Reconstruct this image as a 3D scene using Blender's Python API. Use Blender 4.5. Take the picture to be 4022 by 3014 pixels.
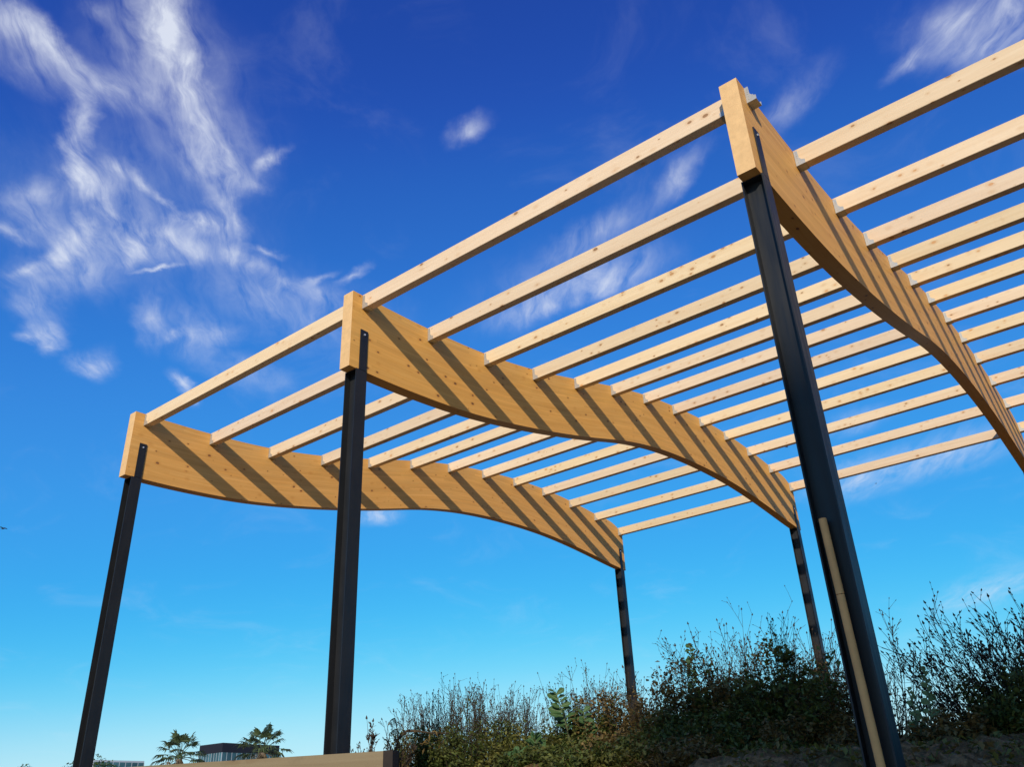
import bpy, bmesh, math, random
import numpy as np
from mathutils import Vector, Matrix

for o in list(bpy.data.objects): bpy.data.objects.remove(o)
SC = bpy.context.scene
COL = SC.collection
R_ = math.radians

# ------------------------------------------------------------------ camera
CAM = (12.222, -6.059, 1.6)
cd = bpy.data.cameras.new('camera'); cam = bpy.data.objects.new('camera', cd); COL.objects.link(cam)
_r = (0.77728, 0.62789, -0.03987); _d = (-0.31607, 0.33489, -0.88767); _f = (-0.54400, 0.70257, 0.45876)
M = Matrix(((_r[0], -_d[0], -_f[0], CAM[0]), (_r[1], -_d[1], -_f[1], CAM[1]), (_r[2], -_d[2], -_f[2], CAM[2]), (0, 0, 0, 1)))
cam.matrix_world = M
cd.sensor_fit = 'HORIZONTAL'; cd.sensor_width = 36.0; cd.lens = 29.69
cd.clip_start = 0.05; cd.clip_end = 8000
SC.camera = cam

# ------------------------------------------------------------------ sun, sky, exposure
SUN_TO = Vector((0.54, -1.0, 0.49)).normalized()          # direction towards the sun
sun_el = math.asin(SUN_TO.z); sun_az = math.atan2(SUN_TO.x, SUN_TO.y)
sd = bpy.data.lights.new('sun', 'SUN'); sd.energy = 4.25; sd.angle = R_(0.53); sd.color = (1.0, 0.90, 0.76)
sun = bpy.data.objects.new('sun', sd); COL.objects.link(sun)
sun.rotation_euler = SUN_TO.to_track_quat('Z', 'Y').to_euler(); sun.location = (20, -30, 30)
SC.view_settings.view_transform = 'Standard'; SC.view_settings.look = 'None'
SC.view_settings.exposure = 0.0; SC.view_settings.gamma = 1.0; SC.view_settings.use_curve_mapping = False

W = bpy.data.worlds.new('World'); SC.world = W; W.use_nodes = True
wt = W.node_tree; wn = wt.nodes; wl = wt.links
bg = wn['Background']; bg.inputs[1].default_value = 0.1

def N(t, typ, **kw):
    n = t.nodes.new(typ)
    for k, v in kw.items(): setattr(n, k, v)
    return n
def put(t, sock, v):
    if hasattr(v, 'is_linked') or isinstance(v, bpy.types.NodeSocket): t.links.new(v, sock)
    else: sock.default_value = v
def math_(t, op, a, b=None, c=None, clamp=False):
    n = N(t, 'ShaderNodeMath', operation=op, use_clamp=clamp)
    put(t, n.inputs[0], a)
    if b is not None: put(t, n.inputs[1], b)
    if c is not None: put(t, n.inputs[2], c)
    return n.outputs[0]
def vmath(t, op, a, b=None, scale=None):
    n = N(t, 'ShaderNodeVectorMath', operation=op)
    put(t, n.inputs[0], a)
    if b is not None: put(t, n.inputs[1], b)
    if scale is not None: put(t, n.inputs['Scale'], scale)
    return n.outputs['Value'] if op in ('DOT_PRODUCT', 'LENGTH', 'DISTANCE') else n.outputs[0]
def noise(t, vec, scale, detail=4, rough=0.5, dist=0.0, out=0):
    n = N(t, 'ShaderNodeTexNoise'); put(t, n.inputs['Vector'], vec)
    n.inputs['Scale'].default_value = scale; n.inputs['Detail'].default_value = detail
    n.inputs['Roughness'].default_value = rough; n.inputs['Distortion'].default_value = dist
    return n.outputs[out]
def ramp(t, fac, stops, interp='LINEAR'):
    n = N(t, 'ShaderNodeValToRGB'); put(t, n.inputs[0], fac); cr = n.color_ramp; cr.interpolation = interp
    while len(cr.elements) < len(stops): cr.elements.new(0.5)
    for e, (p, c) in zip(cr.elements, stops):
        e.position = p; e.color = (c, c, c, 1) if isinstance(c, (int, float)) else (*c, 1)
    return n.outputs[0]
def maprange(t, v, a, b, c=0.0, d=1.0, smooth=False):
    n = N(t, 'ShaderNodeMapRange', interpolation_type='SMOOTHSTEP' if smooth else 'LINEAR')
    for i, x in enumerate((v, a, b, c, d)): put(t, n.inputs[i], x)
    return n.outputs[0]
def mix(t, fac, a, b, blend='MIX'):
    n = N(t, 'ShaderNodeMix', data_type='RGBA', blend_type=blend)
    put(t, n.inputs[0], fac)
    for s, v in ((6, a), (7, b)):
        put(t, n.inputs[s], v if not isinstance(v, tuple) else (*v, 1.0))
    return n.outputs[2]

sky = N(wt, 'ShaderNodeTexSky', sky_type='NISHITA', sun_disc=False)
sky.sun_elevation = sun_el; sky.sun_rotation = sun_az
sky.air_density = 1.0; sky.dust_density = 0.3; sky.ozone_density = 3.0
# the phone's saturated rendering of the sky: one tone curve per channel on the sky colour, the same all round
SG = 10.0; CLOUD_K = 1.75
pre = vmath(wt, 'SCALE', sky.outputs[0], scale=0.1)
rc = N(wt, 'ShaderNodeRGBCurve'); wl.new(pre, rc.inputs['Color'])
CURVES = ([(0.0, 0.0), (0.056, 0.015), (0.080, 0.025), (0.122, 0.040), (0.23, 0.053), (0.29, 0.085), (0.35, 0.155), (0.42, 0.275), (0.50, 0.40), (0.62, 0.53), (0.75, 0.64), (1.0, 0.88)],
          [(0.0, 0.0), (0.103, 0.066), (0.14, 0.135), (0.222, 0.265), (0.38, 0.42), (0.50, 0.56), (0.60, 0.68), (0.72, 0.80), (0.87, 0.88), (1.0, 0.94)],
          [(0.0, 0.0), (0.10, 0.16), (0.20, 0.375), (0.267, 0.545), (0.403, 0.765), (0.64, 0.90), (0.80, 0.955), (1.0, 1.0)])
for ch, pts in zip(rc.mapping.curves, CURVES):
    while len(ch.points) > 2: ch.points.remove(ch.points[1])
    ch.points[0].location = pts[0]; ch.points[1].location = pts[-1]
    for p in pts[1:-1]: ch.points.new(*p)
rc.mapping.extend = 'EXTRAPOLATED'; rc.mapping.update()
skyc = rc.outputs[0]
# thin cirrus: strokes on a flat layer high above, torn by noise
tcw = N(wt, 'ShaderNodeTexCoord')
dirv = tcw.outputs['Generated']
sx = N(wt, 'ShaderNodeSeparateXYZ'); wl.new(dirv, sx.inputs[0])
den = math_(wt, 'ADD', math_(wt, 'MAXIMUM', sx.outputs[2], 0.0), 0.2)
cx = N(wt, 'ShaderNodeCombineXYZ')
wl.new(math_(wt, 'DIVIDE', sx.outputs[0], den), cx.inputs[0]); wl.new(math_(wt, 'DIVIDE', sx.outputs[1], den), cx.inputs[1])
lay = cx.outputs[0]
w1 = vmath(wt, 'SCALE', vmath(wt, 'SUBTRACT', noise(wt, lay, 7.0, 3, 0.55, out=1), (0.5, 0.5, 0.5)), scale=0.045)
w2 = vmath(wt, 'SCALE', vmath(wt, 'SUBTRACT', noise(wt, lay, 30.0, 5, 0.6, out=1), (0.5, 0.5, 0.5)), scale=0.030)
flat = N(wt, 'ShaderNodeCombineXYZ')
pw_ = vmath(wt, 'MULTIPLY', vmath(wt, 'ADD', vmath(wt, 'ADD', lay, w1), w2), (1, 1, 0))
CLOUDS= [(-0.6403, 0.2465, -0.6722, 0.2775, 0.0202, 0.95), (-0.6722, 0.2775, -0.6947, 0.3095, 0.0176, 0.8), (-0.6947, 0.3095, -0.7131, 0.3402, 0.0149, 0.85), (-0.7131, 0.3402, -0.7477, 0.3631, 0.0171, 0.65), (-0.7477, 0.3631, -0.7846, 0.4082, 0.0191, 0.6), (-0.7846, 0.4082, -0.8318, 0.4625, 0.0205, 0.62), (-0.8318, 0.4625, -0.8582, 0.4849, 0.0168, 0.5), (-0.8582, 0.4849, -0.8989, 0.5216, 0.0164, 0.7), (-0.8989, 0.5216, -0.9282, 0.5507, 0.0114, 0.6), (-0.8972, 0.4587, -0.9019, 0.4922, 0.0124, 0.7), (-0.9194, 0.4364, -0.8972, 0.4587, 0.0083, 0.5), (-0.6619, 0.2486, -0.7381, 0.3438, 0.0437, 0.32), (-0.7511, 0.2994, -0.7401, 0.3419, 0.0246, 0.32), (-0.7434, 0.3768, -0.8047, 0.4657, 0.0378, 0.28), (-0.7894, 0.1499, -0.786, 0.1729, 0.0231, 0.8), (-0.786, 0.1729, -0.7795, 0.1952, 0.018, 0.8), (-0.7795, 0.1952, -0.7827, 0.2232, 0.0127, 0.9), (-0.7845, 0.2214, -0.8032, 0.249, 0.0176, 0.55), (-0.8032, 0.249, -0.8318, 0.267, 0.0127, 0.6), (-0.8318, 0.267, -0.8661, 0.2868, 0.0114, 0.7), (-0.8661, 0.2868, -0.924, 0.3023, 0.0119, 0.92), (-0.924, 0.3023, -0.9393, 0.326, 0.0131, 0.75), (-0.9393, 0.326, -0.9587, 0.3593, 0.015, 0.5), (-0.9587, 0.3593, -0.9751, 0.3922, 0.0104, 0.55), (-0.819, 0.1731, -0.8152, 0.2372, 0.0247, 0.32), (-0.7915, 0.247, -0.7834, 0.3096, 0.0188, 0.42), (-0.8959, 0.3308, -0.8853, 0.3636, 0.0124, 0.38), (-0.8853, 0.3636, -0.8966, 0.4043, 0.0078, 0.5), (-0.8966, 0.4043, -0.9008, 0.4426, 0.0063, 0.55), (-0.912, 0.3145, -0.9457, 0.3787, 0.0358, 0.32), (-1.0381, 0.2826, -0.9667, 0.3153, 0.0197, 0.33), (-1.0812, 0.2934, -1.0867, 0.3341, 0.0095, 0.45), (-1.0443, 0.3071, -1.0508, 0.3522, 0.0284, 0.28), (-0.9858, 0.3559, -1.019, 0.379, 0.0075, 0.5), (-1.019, 0.379, -1.0659, 0.3769, 0.018, 0.68), (-1.0659, 0.3769, -1.1111, 0.3781, 0.0112, 0.75), (-1.1111, 0.3781, -1.1628, 0.351, 0.0069, 0.4), (-1.0333, 0.4184, -0.9583, 0.4353, 0.0257, 0.42), (-0.9583, 0.4353, -0.9337, 0.4867, 0.0337, 0.4), (-1.0483, 0.4451, -0.9708, 0.4356, 0.0104, 0.5), (-0.9729, 0.474, -0.9265, 0.521, 0.0224, 0.35), (-1.0504, 0.4575, -0.9753, 0.5065, 0.0037, 0.6), (-1.1708, 0.365, -1.1044, 0.4148, 0.0314, 0.28), (-1.0359, 0.3813, -1.112, 0.4445, 0.0266, 0.28), (-1.1826, 0.3673, -1.2323, 0.4346, 0.024, 0.28), (-1.2489, 0.4245, -1.2655, 0.4591, 0.0175, 0.55), (-1.2852, 0.4094, -1.2715, 0.4432, 0.0083, 0.35), (-1.266, 0.4405, -1.2982, 0.4682, 0.0103, 0.35), (-1.2814, 0.5065, -1.2993, 0.5449, 0.0199, 0.42), (-1.3053, 0.5482, -1.2326, 0.5239, 0.0178, 0.25), (-0.918, 0.5434, -0.9019, 0.5946, 0.0134, 0.4), (-0.9019, 0.5946, -0.9149, 0.6404, 0.0121, 0.4), (-0.9149, 0.6404, -0.8829, 0.7176, 0.0208, 0.24), (-0.9396, 0.5715, -0.9629, 0.6787, 0.0405, 0.2), (-0.8926, 0.5413, -0.8648, 0.5959, 0.0053, 0.35), (-0.898, 0.6495, -0.8406, 0.6615, 0.0065, 0.3), (-0.8593, 0.6872, -0.7932, 0.6854, 0.0056, 0.3), (-0.7825, 0.4757, -0.7083, 0.4755, 0.007, 0.5), (-0.807, 0.4635, -0.7925, 0.4948, 0.0131, 0.33), (-1.0706, 0.5043, -1.1785, 0.5836, 0.0166, 0.33), (-1.15, 0.5871, -1.1068, 0.5806, 0.0066, 0.5), (-1.0724, 0.5665, -1.1486, 0.6438, 0.0264, 0.33), (-1.1068, 0.6154, -1.0633, 0.6435, 0.0173, 0.33), (-1.141, 0.6708, -1.1271, 0.7838, 0.029, 0.24), (-1.2051, 0.6403, -1.2382, 0.6854, 0.0115, 0.75), (-1.2382, 0.6854, -1.2691, 0.7157, 0.0098, 0.5), (-0.7043, 0.2162, -0.7064, 0.2334, 0.0097, 0.25), (-0.5528, 0.6094, -0.5026, 0.6105, 0.0117, 0.4), (-0.73, 0.9184, -0.5881, 0.9403, 0.0292, 0.375), (-0.5881, 0.9403, -0.4776, 0.966, 0.0347, 0.4), (-0.5895, 0.8588, -0.4141, 0.8631, 0.0206, 0.28), (-0.4041, 0.8713, -0.2999, 0.8129, 0.0142, 0.32), (-0.7187, 0.9285, -0.6013, 0.9713, 0.0147, 0.3), (-0.6013, 0.9713, -0.5322, 0.9602, 0.0142, 0.3), (-0.0379, 0.8413, 0.0185, 0.8513, 0.0299, 0.36), (0.0185, 0.8513, 0.0772, 0.8575, 0.0317, 0.485), (-0.0836, 0.8686, -0.0375, 0.8567, 0.0095, 0.35), (-0.0167, 0.8724, 0.0618, 0.9089, 0.0261, 0.35), (-0.2442, 0.8572, -0.1367, 0.8037, 0.0152, 0.28), (-0.5435, 1.7886, -0.3732, 1.7809, 0.0577, 0.4), (-0.3732, 1.7809, -0.1905, 1.7885, 0.0549, 0.375), (-0.4439, 1.5722, -0.3296, 1.577, 0.0287, 0.25), (-1.0038, 0.2922, -0.9447, 0.5268, 0.099, 0.13), (-0.715, 0.2904, -0.8323, 0.4213, 0.0757, 0.12), (-0.9814, 0.618, -0.8977, 0.8105, 0.0646, 0.14), (-0.7394, 0.8947, -0.452, 0.9246, 0.0525, 0.12), (-1.3729, 1.2117, -1.3277, 1.2531, 0.0295, 0.5), (-0.5522, 2.5987, -0.2724, 2.439, 0.0665, 0.3)]
acc = 0.0
for ax, ay, bx_, by_, rr, ii in CLOUDS:        # one soft ellipse per stroke, summed as optical depth
    g = N(wt, 'ShaderNodeTexGradient', gradient_type='QUADRATIC_SPHERE'); tm = g.texture_mapping; tm.vector_type = 'TEXTURE'
    ln = math.hypot(bx_ - ax, by_ - ay)
    tm.translation = ((ax + bx_) / 2, (ay + by_) / 2, 0.0); tm.rotation = (0.0, 0.0, math.atan2(by_ - ay, bx_ - ax))
    tm.scale = (ln * 0.62 + rr * 1.45, rr * 2.25, 1.0)
    wl.new(pw_, g.inputs[0])
    acc = math_(wt, 'MULTIPLY_ADD', g.outputs['Fac'], ii * CLOUD_K, acc)
acc = math_(wt, 'SUBTRACT', 1.0, math_(wt, 'EXPONENT', math_(wt, 'MULTIPLY', acc, -1.0)))
rot = N(wt, 'ShaderNodeVectorRotate', rotation_type='Z_AXIS'); wl.new(vmath(wt, 'ADD', lay, vmath(wt, 'SCALE', w1, scale=1.6)), rot.inputs['Vector']); rot.inputs['Angle'].default_value = -2.3253   # fibres drawn out along the drift
fib = noise(wt, vmath(wt, 'MULTIPLY', rot.outputs[0], (0.42, 1.25, 0.0)), 26.0, 12, 0.62, 0.35)
fib = maprange(wt, fib, 0.32, 0.67, 0.20, 1.40)
dens = math_(wt, 'MULTIPLY', acc, fib)
# faint veil all over the sky
veil = maprange(wt, noise(wt, vmath(wt, 'ADD', lay, w1), 4.2, 7, 0.62, 0.8), 0.50, 0.85, 0.0, 0.11, smooth=True)
dens = math_(wt, 'ADD', dens, veil, clamp=True)
dens = math_(wt, 'MULTIPLY', dens, 0.86)
out = mix(wt, dens, skyc, (0.80, 0.85, 0.95))
outs = vmath(wt, 'SCALE', out, scale=SG)
wl.new(outs, bg.inputs[0])
W.cycles.sampling_method = 'MANUAL'; W.cycles.sample_map_resolution = 512
SC.cycles.max_bounces = 8

# ------------------------------------------------------------------ mesh helpers
class MB:
    def __init__(s): s.v = []; s.f = []; s.m = []
    def face(s, pts, m=0):
        b = len(s.v); s.v.extend(pts); s.f.append(tuple(range(b, b + len(pts)))); s.m.append(m)
    def box(s, a, b, m=0):
        x0, y0, z0 = a; x1, y1, z1 = b; k = len(s.v)
        s.v += [(x0, y0, z0), (x1, y0, z0), (x1, y1, z0), (x0, y1, z0), (x0, y0, z1), (x1, y0, z1), (x1, y1, z1), (x0, y1, z1)]
        for f in ((0, 3, 2, 1), (4, 5, 6, 7), (0, 1, 5, 4), (1, 2, 6, 5), (2, 3, 7, 6), (3, 0, 4, 7)):
            s.f.append(tuple(k + i for i in f)); s.m.append(m)
    def prism(s, poly, axis, a, b, m=0):
        """poly of 2D points extruded along axis from a to b"""
        def P(p, h):
            return {'X': (h, p[0], p[1]), 'Y': (p[0], h, p[1]), 'Z': (p[0], p[1], h)}[axis]
        k = len(s.v); n = len(poly)
        s.v += [P(p, a) for p in poly] + [P(p, b) for p in poly]
        s.f.append(tuple(k + i for i in range(n))[::-1]); s.m.append(m)
        s.f.append(tuple(k + n + i for i in range(n))); s.m.append(m)
        for i in range(n):
            j = (i + 1) % n; s.f.append((k + i, k + j, k + n + j, k + n + i)); s.m.append(m)
    def tube(s, pts, rad, sides=3, m=0, cap=False):
        k = len(s.v); n = len(pts)
        for i, p in enumerate(pts):
            q = pts[min(i + 1, n - 1)]; o = pts[max(i - 1, 0)]
            d = (q[0] - o[0], q[1] - o[1], q[2] - o[2])
            l = math.sqrt(d[0] ** 2 + d[1] ** 2 + d[2] ** 2) or 1.0
            d = (d[0] / l, d[1] / l, d[2] / l)
            if abs(d[2]) < 0.9: u = (-d[1], d[0], 0.0)
            else: u = (0.0, -d[2], d[1])
            l = math.sqrt(u[0] ** 2 + u[1] ** 2 + u[2] ** 2) or 1.0
            u = (u[0] / l, u[1] / l, u[2] / l)
            w = (d[1] * u[2] - d[2] * u[1], d[2] * u[0] - d[0] * u[2], d[0] * u[1] - d[1] * u[0])
            r = rad[i] if not isinstance(rad, (int, float)) else rad
            for j in range(sides):
                c = math.cos(2 * math.pi * j / sides) * r; t = math.sin(2 * math.pi * j / sides) * r
                s.v.append((p[0] + u[0] * c + w[0] * t, p[1] + u[1] * c + w[1] * t, p[2] + u[2] * c + w[2] * t))
        for i in range(n - 1):
            for j in range(sides):
                a = k + i * sides + j; b = k + i * sides + (j + 1) % sides
                s.f.append((a, b, b + sides, a + sides)); s.m.append(m)
        if cap:
            s.f.append(tuple(k + j for j in range(sides))[::-1]); s.m.append(m)
            s.f.append(tuple(k + (n - 1) * sides + j for j in range(sides))); s.m.append(m)
    def bud(s, p, r, h, d=(0, 0, 1), m=0):
        k = len(s.v); x, y, z = p
        s.v += [(x - d[0] * h * .4, y - d[1] * h * .4, z - d[2] * h * .4), (x + r, y, z), (x - r * .5, y + r * .87, z), (x - r * .5, y - r * .87, z), (x + d[0] * h, y + d[1] * h, z + d[2] * h)]
        for f in ((0, 2, 1), (0, 3, 2), (0, 1, 3), (4, 1, 2), (4, 2, 3), (4, 3, 1)): s.f.append(tuple(k + i for i in f)); s.m.append(m)
    def mesh(s, name, mats, smooth=False):
        me = bpy.data.meshes.new(name); me.from_pydata(s.v, [], s.f)
        for m in (mats if isinstance(mats, (list, tuple)) else [mats]): me.materials.append(m)
        if any(s.m): me.polygons.foreach_set('material_index', s.m)
        if smooth: me.polygons.foreach_set('use_smooth', [True] * len(s.f))
        me.update(); return me
    def obj(s, name, mats, parent=None, smooth=False, loc=None):
        return link(name, s.mesh(name, mats, smooth), parent, loc)

def link(name, data, parent=None, loc=None):
    o = bpy.data.objects.new(name, data); COL.objects.link(o)
    if parent is not None: o.parent = parent
    if loc is not None: o.location = loc
    return o
def tag(o, label=None, cat=None, group=None, kind=None):
    if label: o['label'] = label
    if cat: o['category'] = cat
    if group: o['group'] = group
    if kind: o['kind'] = kind
    return o
def thing(name, label, cat, loc=(0, 0, 0), group=None):
    return tag(link(name, None, None, loc), label, cat, group)

# ------------------------------------------------------------------ materials
def mat(name):
    m = bpy.data.materials.new(name); m.use_nodes = True
    return m, m.node_tree, m.node_tree.nodes['Principled BSDF']
def tex(t): return N(t, 'ShaderNodeTexCoord')
def bump(t, b, h, strength, dist=0.01):
    n = N(t, 'ShaderNodeBump'); n.inputs['Strength'].default_value = strength; n.inputs['Distance'].default_value = dist
    put(t, n.inputs['Height'], h); t.links.new(n.outputs[0], b.inputs['Normal'])
def rgb(h):  # sRGB 0-255 to linear
    return tuple(((c / 255) / 12.92 if c <= 10 else (((c / 255) + .055) / 1.055) ** 2.4) for c in h)

def wood(name, light, mid, knot, uv=False, knot_scale=6.5, knot_r=0.095, lam=0.0, dirt=0.0):
    m, t, b = mat(name)
    tc = tex(t); oi = N(t, 'ShaderNodeObjectInfo')
    if uv:
        s = N(t, 'ShaderNodeSeparateXYZ'); t.links.new(tc.outputs['UV'], s.inputs[0])
        s2 = N(t, 'ShaderNodeSeparateXYZ'); t.links.new(tc.outputs['Object'], s2.inputs[0])
        c = N(t, 'ShaderNodeCombineXYZ'); t.links.new(s.outputs[0], c.inputs[0]); t.links.new(s2.outputs[0], c.inputs[1]); t.links.new(s.outputs[1], c.inputs[2])
        co = c.outputs[0]
    else: co = tc.outputs['Object']
    off = vmath(t, 'SCALE', (37.3, 11.7, 23.1), scale=oi.outputs['Random'])
    off2 = N(t, 'ShaderNodeVectorMath', operation='SCALE'); off2.inputs[0].default_value = (37.3, 11.7, 23.1); t.links.new(oi.outputs['Random'], off2.inputs['Scale'])
    p = vmath(t, 'ADD', co, off2.outputs[0])
    g0 = p
    if lam > 0:      # each glued lamination carries its own grain
        sl = N(t, 'ShaderNodeSeparateXYZ'); t.links.new(co, sl.inputs[0])
        li = math_(t, 'FLOOR', math_(t, 'DIVIDE', sl.outputs[2], lam))
        board = math_(t, 'FLOOR', math_(t, 'DIVIDE', math_(t, 'ADD', sl.outputs[0], math_(t, 'MULTIPLY', li, 1.37)), 3.1))
        cc = N(t, 'ShaderNodeCombineXYZ'); t.links.new(math_(t, 'MULTIPLY', li, 5.31), cc.inputs[0]); t.links.new(math_(t, 'MULTIPLY', board, 7.7), cc.inputs[1]); t.links.new(math_(t, 'MULTIPLY', li, 2.9), cc.inputs[2])
        wnz = N(t, 'ShaderNodeTexWhiteNoise'); t.links.new(cc.outputs[0], wnz.inputs['Vector'])
        g0 = vmath(t, 'ADD', p, vmath(t, 'SCALE', wnz.outputs['Color'], scale=9.0))
    ga = noise(t, vmath(t, 'MULTIPLY', g0, (0.7, 16, 16)), 1.0, 5, 0.6, 0.6)
    gb = noise(t, vmath(t, 'MULTIPLY', g0, (2.2, 75, 75)), 1.0, 3, 0.6, 0.2)
    big = noise(t, vmath(t, 'MULTIPLY', p, (0.5, 2.2, 2.2)), 1.0, 3, 0.5)
    f = math_(t, 'ADD', math_(t, 'MULTIPLY', ga, 0.65), math_(t, 'MULTIPLY', gb, 0.35))
    col = ramp(t, f, [(0.32, mid), (0.62, light)])
    col = mix(t, maprange(t, big, 0.3, 0.7, 0.0, 0.28), col, mid)
    if lam > 0:
        v = maprange(t, wnz.outputs['Value'], 0, 1, 0.93, 1.05)
        vv = N(t, 'ShaderNodeCombineXYZ'); [t.links.new(v, vv.inputs[i]) for i in range(3)]
        col = mix(t, 1.0, col, vv.outputs[0], 'MULTIPLY')
        fr = math_(t, 'FRACT', math_(t, 'DIVIDE', sl.outputs[2], lam))
        ln = math_(t, 'LESS_THAN', fr, 0.055)
        col = mix(t, math_(t, 'MULTIPLY', ln, 0.22), col, tuple(x * .45 for x in mid))
    # streaks (resin, rift grain)
    st = maprange(t, noise(t, vmath(t, 'MULTIPLY', g0, (1.1, 28, 28)), 1.0, 2, 0.5, 1.2), 0.66, 0.80, 0, 0.42)
    col = mix(t, st, col, tuple(x * y for x, y in zip(mid, (.70, .60, .50))))
    # knots: branch stubs, sparse, of different sizes
    kp = vmath(t, 'MULTIPLY', p, (knot_scale * .62, knot_scale, knot_scale))
    kp = vmath(t, 'ADD', kp, vmath(t, 'SCALE', vmath(t, 'SUBTRACT', noise(t, kp, 3.0, 2, 0.5, out=1), (.5, .5, .5)), scale=0.06))
    vo = N(t, 'ShaderNodeTexVoronoi', feature='F1'); t.links.new(kp, vo.inputs['Vector']); vo.inputs['Scale'].default_value = 1.0; vo.inputs['Randomness'].default_value = 1.0
    sc_ = N(t, 'ShaderNodeSeparateColor'); t.links.new(vo.outputs['Color'], sc_.inputs[0])
    rad = math_(t, 'MULTIPLY', math_(t, 'POWER', sc_.outputs[0], 1.6), knot_r * 2.1)
    kd = math_(t, 'DIVIDE', vo.outputs['Distance'], math_(t, 'ADD', rad, 0.004))
    halo = maprange(t, kd, 2.6, 1.0, 0, 0.38, smooth=True)
    col = mix(t, halo, col, tuple(x * y for x, y in zip(mid, (.82, .68, .52))))
    core = maprange(t, kd, 1.1, 0.75, 0, 0.9, smooth=True)
    kc = mix(t, sc_.outputs[1], knot, tuple(x * 2.6 for x in knot))
    col = mix(t, core, col, kc)
    if dirt > 0:
        dd = maprange(t, noise(t, p, 3.1, 6, 0.7, 0.4), 0.52, 0.75, 0, dirt, smooth=True)
        col = mix(t, dd, col, tuple(x * .5 for x in mid))
    tone = maprange(t, oi.outputs['Random'], 0, 1, 0.90, 1.05)
    tone2 = maprange(t, math_(t, 'FRACT', math_(t, 'MULTIPLY', oi.outputs['Random'], 7.31)), 0, 1, 0.92, 1.08)
    tv = N(t, 'ShaderNodeCombineXYZ'); [t.links.new(tone, tv.inputs[i]) for i in range(2)]; t.links.new(math_(t, 'MULTIPLY', tone, tone2), tv.inputs[2])
    col = mix(t, 1.0, col, tv.outputs[0], 'MULTIPLY')
    t.links.new(col, b.inputs['Base Color'])
    b.inputs['Roughness'].default_value = 0.62; b.inputs['Specular IOR Level'].default_value = 0.3
    bump(t, b, math_(t, 'ADD', math_(t, 'MULTIPLY', gb, 0.5), math_(t, 'MULTIPLY', core, -0.6)), 0.25, 0.004)
    return m

def plain(name, c, rough=0.7, metal=0.0, var=0.25, scale=6.0, spec=0.4, b_=0.0, obj_var=0.0):
    m, t, b = mat(name); tc = tex(t)
    n = noise(t, tc.outputs['Object'], scale, 6, 0.62)
    col = ramp(t, n, [(0.3, tuple(x * (1 - var) for x in c)), (0.7, tuple(min(1, x * (1 + var)) for x in c))])
    if obj_var:
        oi = N(t, 'ShaderNodeObjectInfo'); k = maprange(t, oi.outputs['Random'], 0, 1, 1 - obj_var, 1 + obj_var)
        cv = N(t, 'ShaderNodeCombineXYZ'); [t.links.new(k, cv.inputs[i]) for i in range(3)]
        col = mix(t, 1.0, col, cv.outputs[0], 'MULTIPLY')
    t.links.new(col, b.inputs['Base Color']); b.inputs['Roughness'].default_value = rough; b.inputs['Metallic'].default_value = metal
    b.inputs['Specular IOR Level'].default_value = spec
    if b_: bump(t, b, noise(t, tc.outputs['Object'], scale * 6, 4, 0.6), b_, 0.01)
    return m
def leafy(name, c, alt, scale=9.0, rough=0.6, trans=0.25):
    """leaves: two tones by clump, some light let through"""
    m, t, b = mat(name); tc = tex(t); geo = N(t, 'ShaderNodeNewGeometry')
    n = noise(t, geo.outputs['Position'], scale, 3, 0.6)
    col = mix(t, maprange(t, n, 0.35, 0.65, 0, 1), c, alt)
    rnd = maprange(t, geo.outputs['Random Per Island'], 0, 1, 0.65, 1.35)
    cv = N(t, 'ShaderNodeCombineXYZ'); [t.links.new(rnd, cv.inputs[i]) for i in range(3)]
    col = mix(t, 1.0, col, cv.outputs[0], 'MULTIPLY')
    t.links.new(col, b.inputs['Base Color']); b.inputs['Roughness'].default_value = rough; b.inputs['Specular IOR Level'].default_value = 0.3
    if trans:
        tr = N(t, 'ShaderNodeBsdfTranslucent'); t.links.new(col, tr.inputs[0]); ms = N(t, 'ShaderNodeMixShader'); ms.inputs[0].default_value = trans
        o = t.nodes['Material Output']; t.links.new(b.outputs[0], ms.inputs[1]); t.links.new(tr.outputs[0], ms.inputs[2]); t.links.new(ms.outputs[0], o.inputs[0])
    return m

M_JOIST = wood('joist_wood', (0.73, 0.565, 0.37), (0.635, 0.455, 0.27), (0.23, 0.115, 0.045), knot_scale=11.0, knot_r=0.115)
M_BEAM = wood('glulam_wood', (0.76, 0.400, 0.105), (0.64, 0.300, 0.060), (0.10, 0.04, 0.014), uv=True, knot_scale=9.0, knot_r=0.088, lam=0.045)
M_PLANK = wood('plank_wood', (0.205, 0.158, 0.088), (0.165, 0.120, 0.062), (0.03, 0.02, 0.011), knot_scale=4.0, knot_r=0.10, dirt=0.45)
M_BEAM_END = plain('glulam_end_grain', (0.66, 0.42, 0.195), 0.75, 0, 0.10, 14.0, 0.2, 0.15)
def steel():
    m, t, b = mat('dark_steel'); tc = tex(t); oi = N(t, 'ShaderNodeObjectInfo')
    n = noise(t, tc.outputs['Object'], 3.0, 6, 0.65)
    n2 = noise(t, vmath(t, 'MULTIPLY', tc.outputs['Object'], (30, 30, 2.0)), 1.0, 4, 0.6)
    col = ramp(t, math_(t, 'ADD', math_(t, 'MULTIPLY', n, 0.6), math_(t, 'MULTIPLY', n2, 0.4)), [(0.35, (0.006, 0.007, 0.009)), (0.68, (0.012, 0.013, 0.015))])
    t.links.new(col, b.inputs['Base Color'])
    t.links.new(maprange(t, n2, 0.3, 0.7, 0.42, 0.6), b.inputs['Roughness']); b.inputs['Specular IOR Level'].default_value = 0.4
    bump(t, b, noise(t, tc.outputs['Object'], 60.0, 3, 0.6), 0.08, 0.003)
    return m
M_STEEL = steel()
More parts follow.
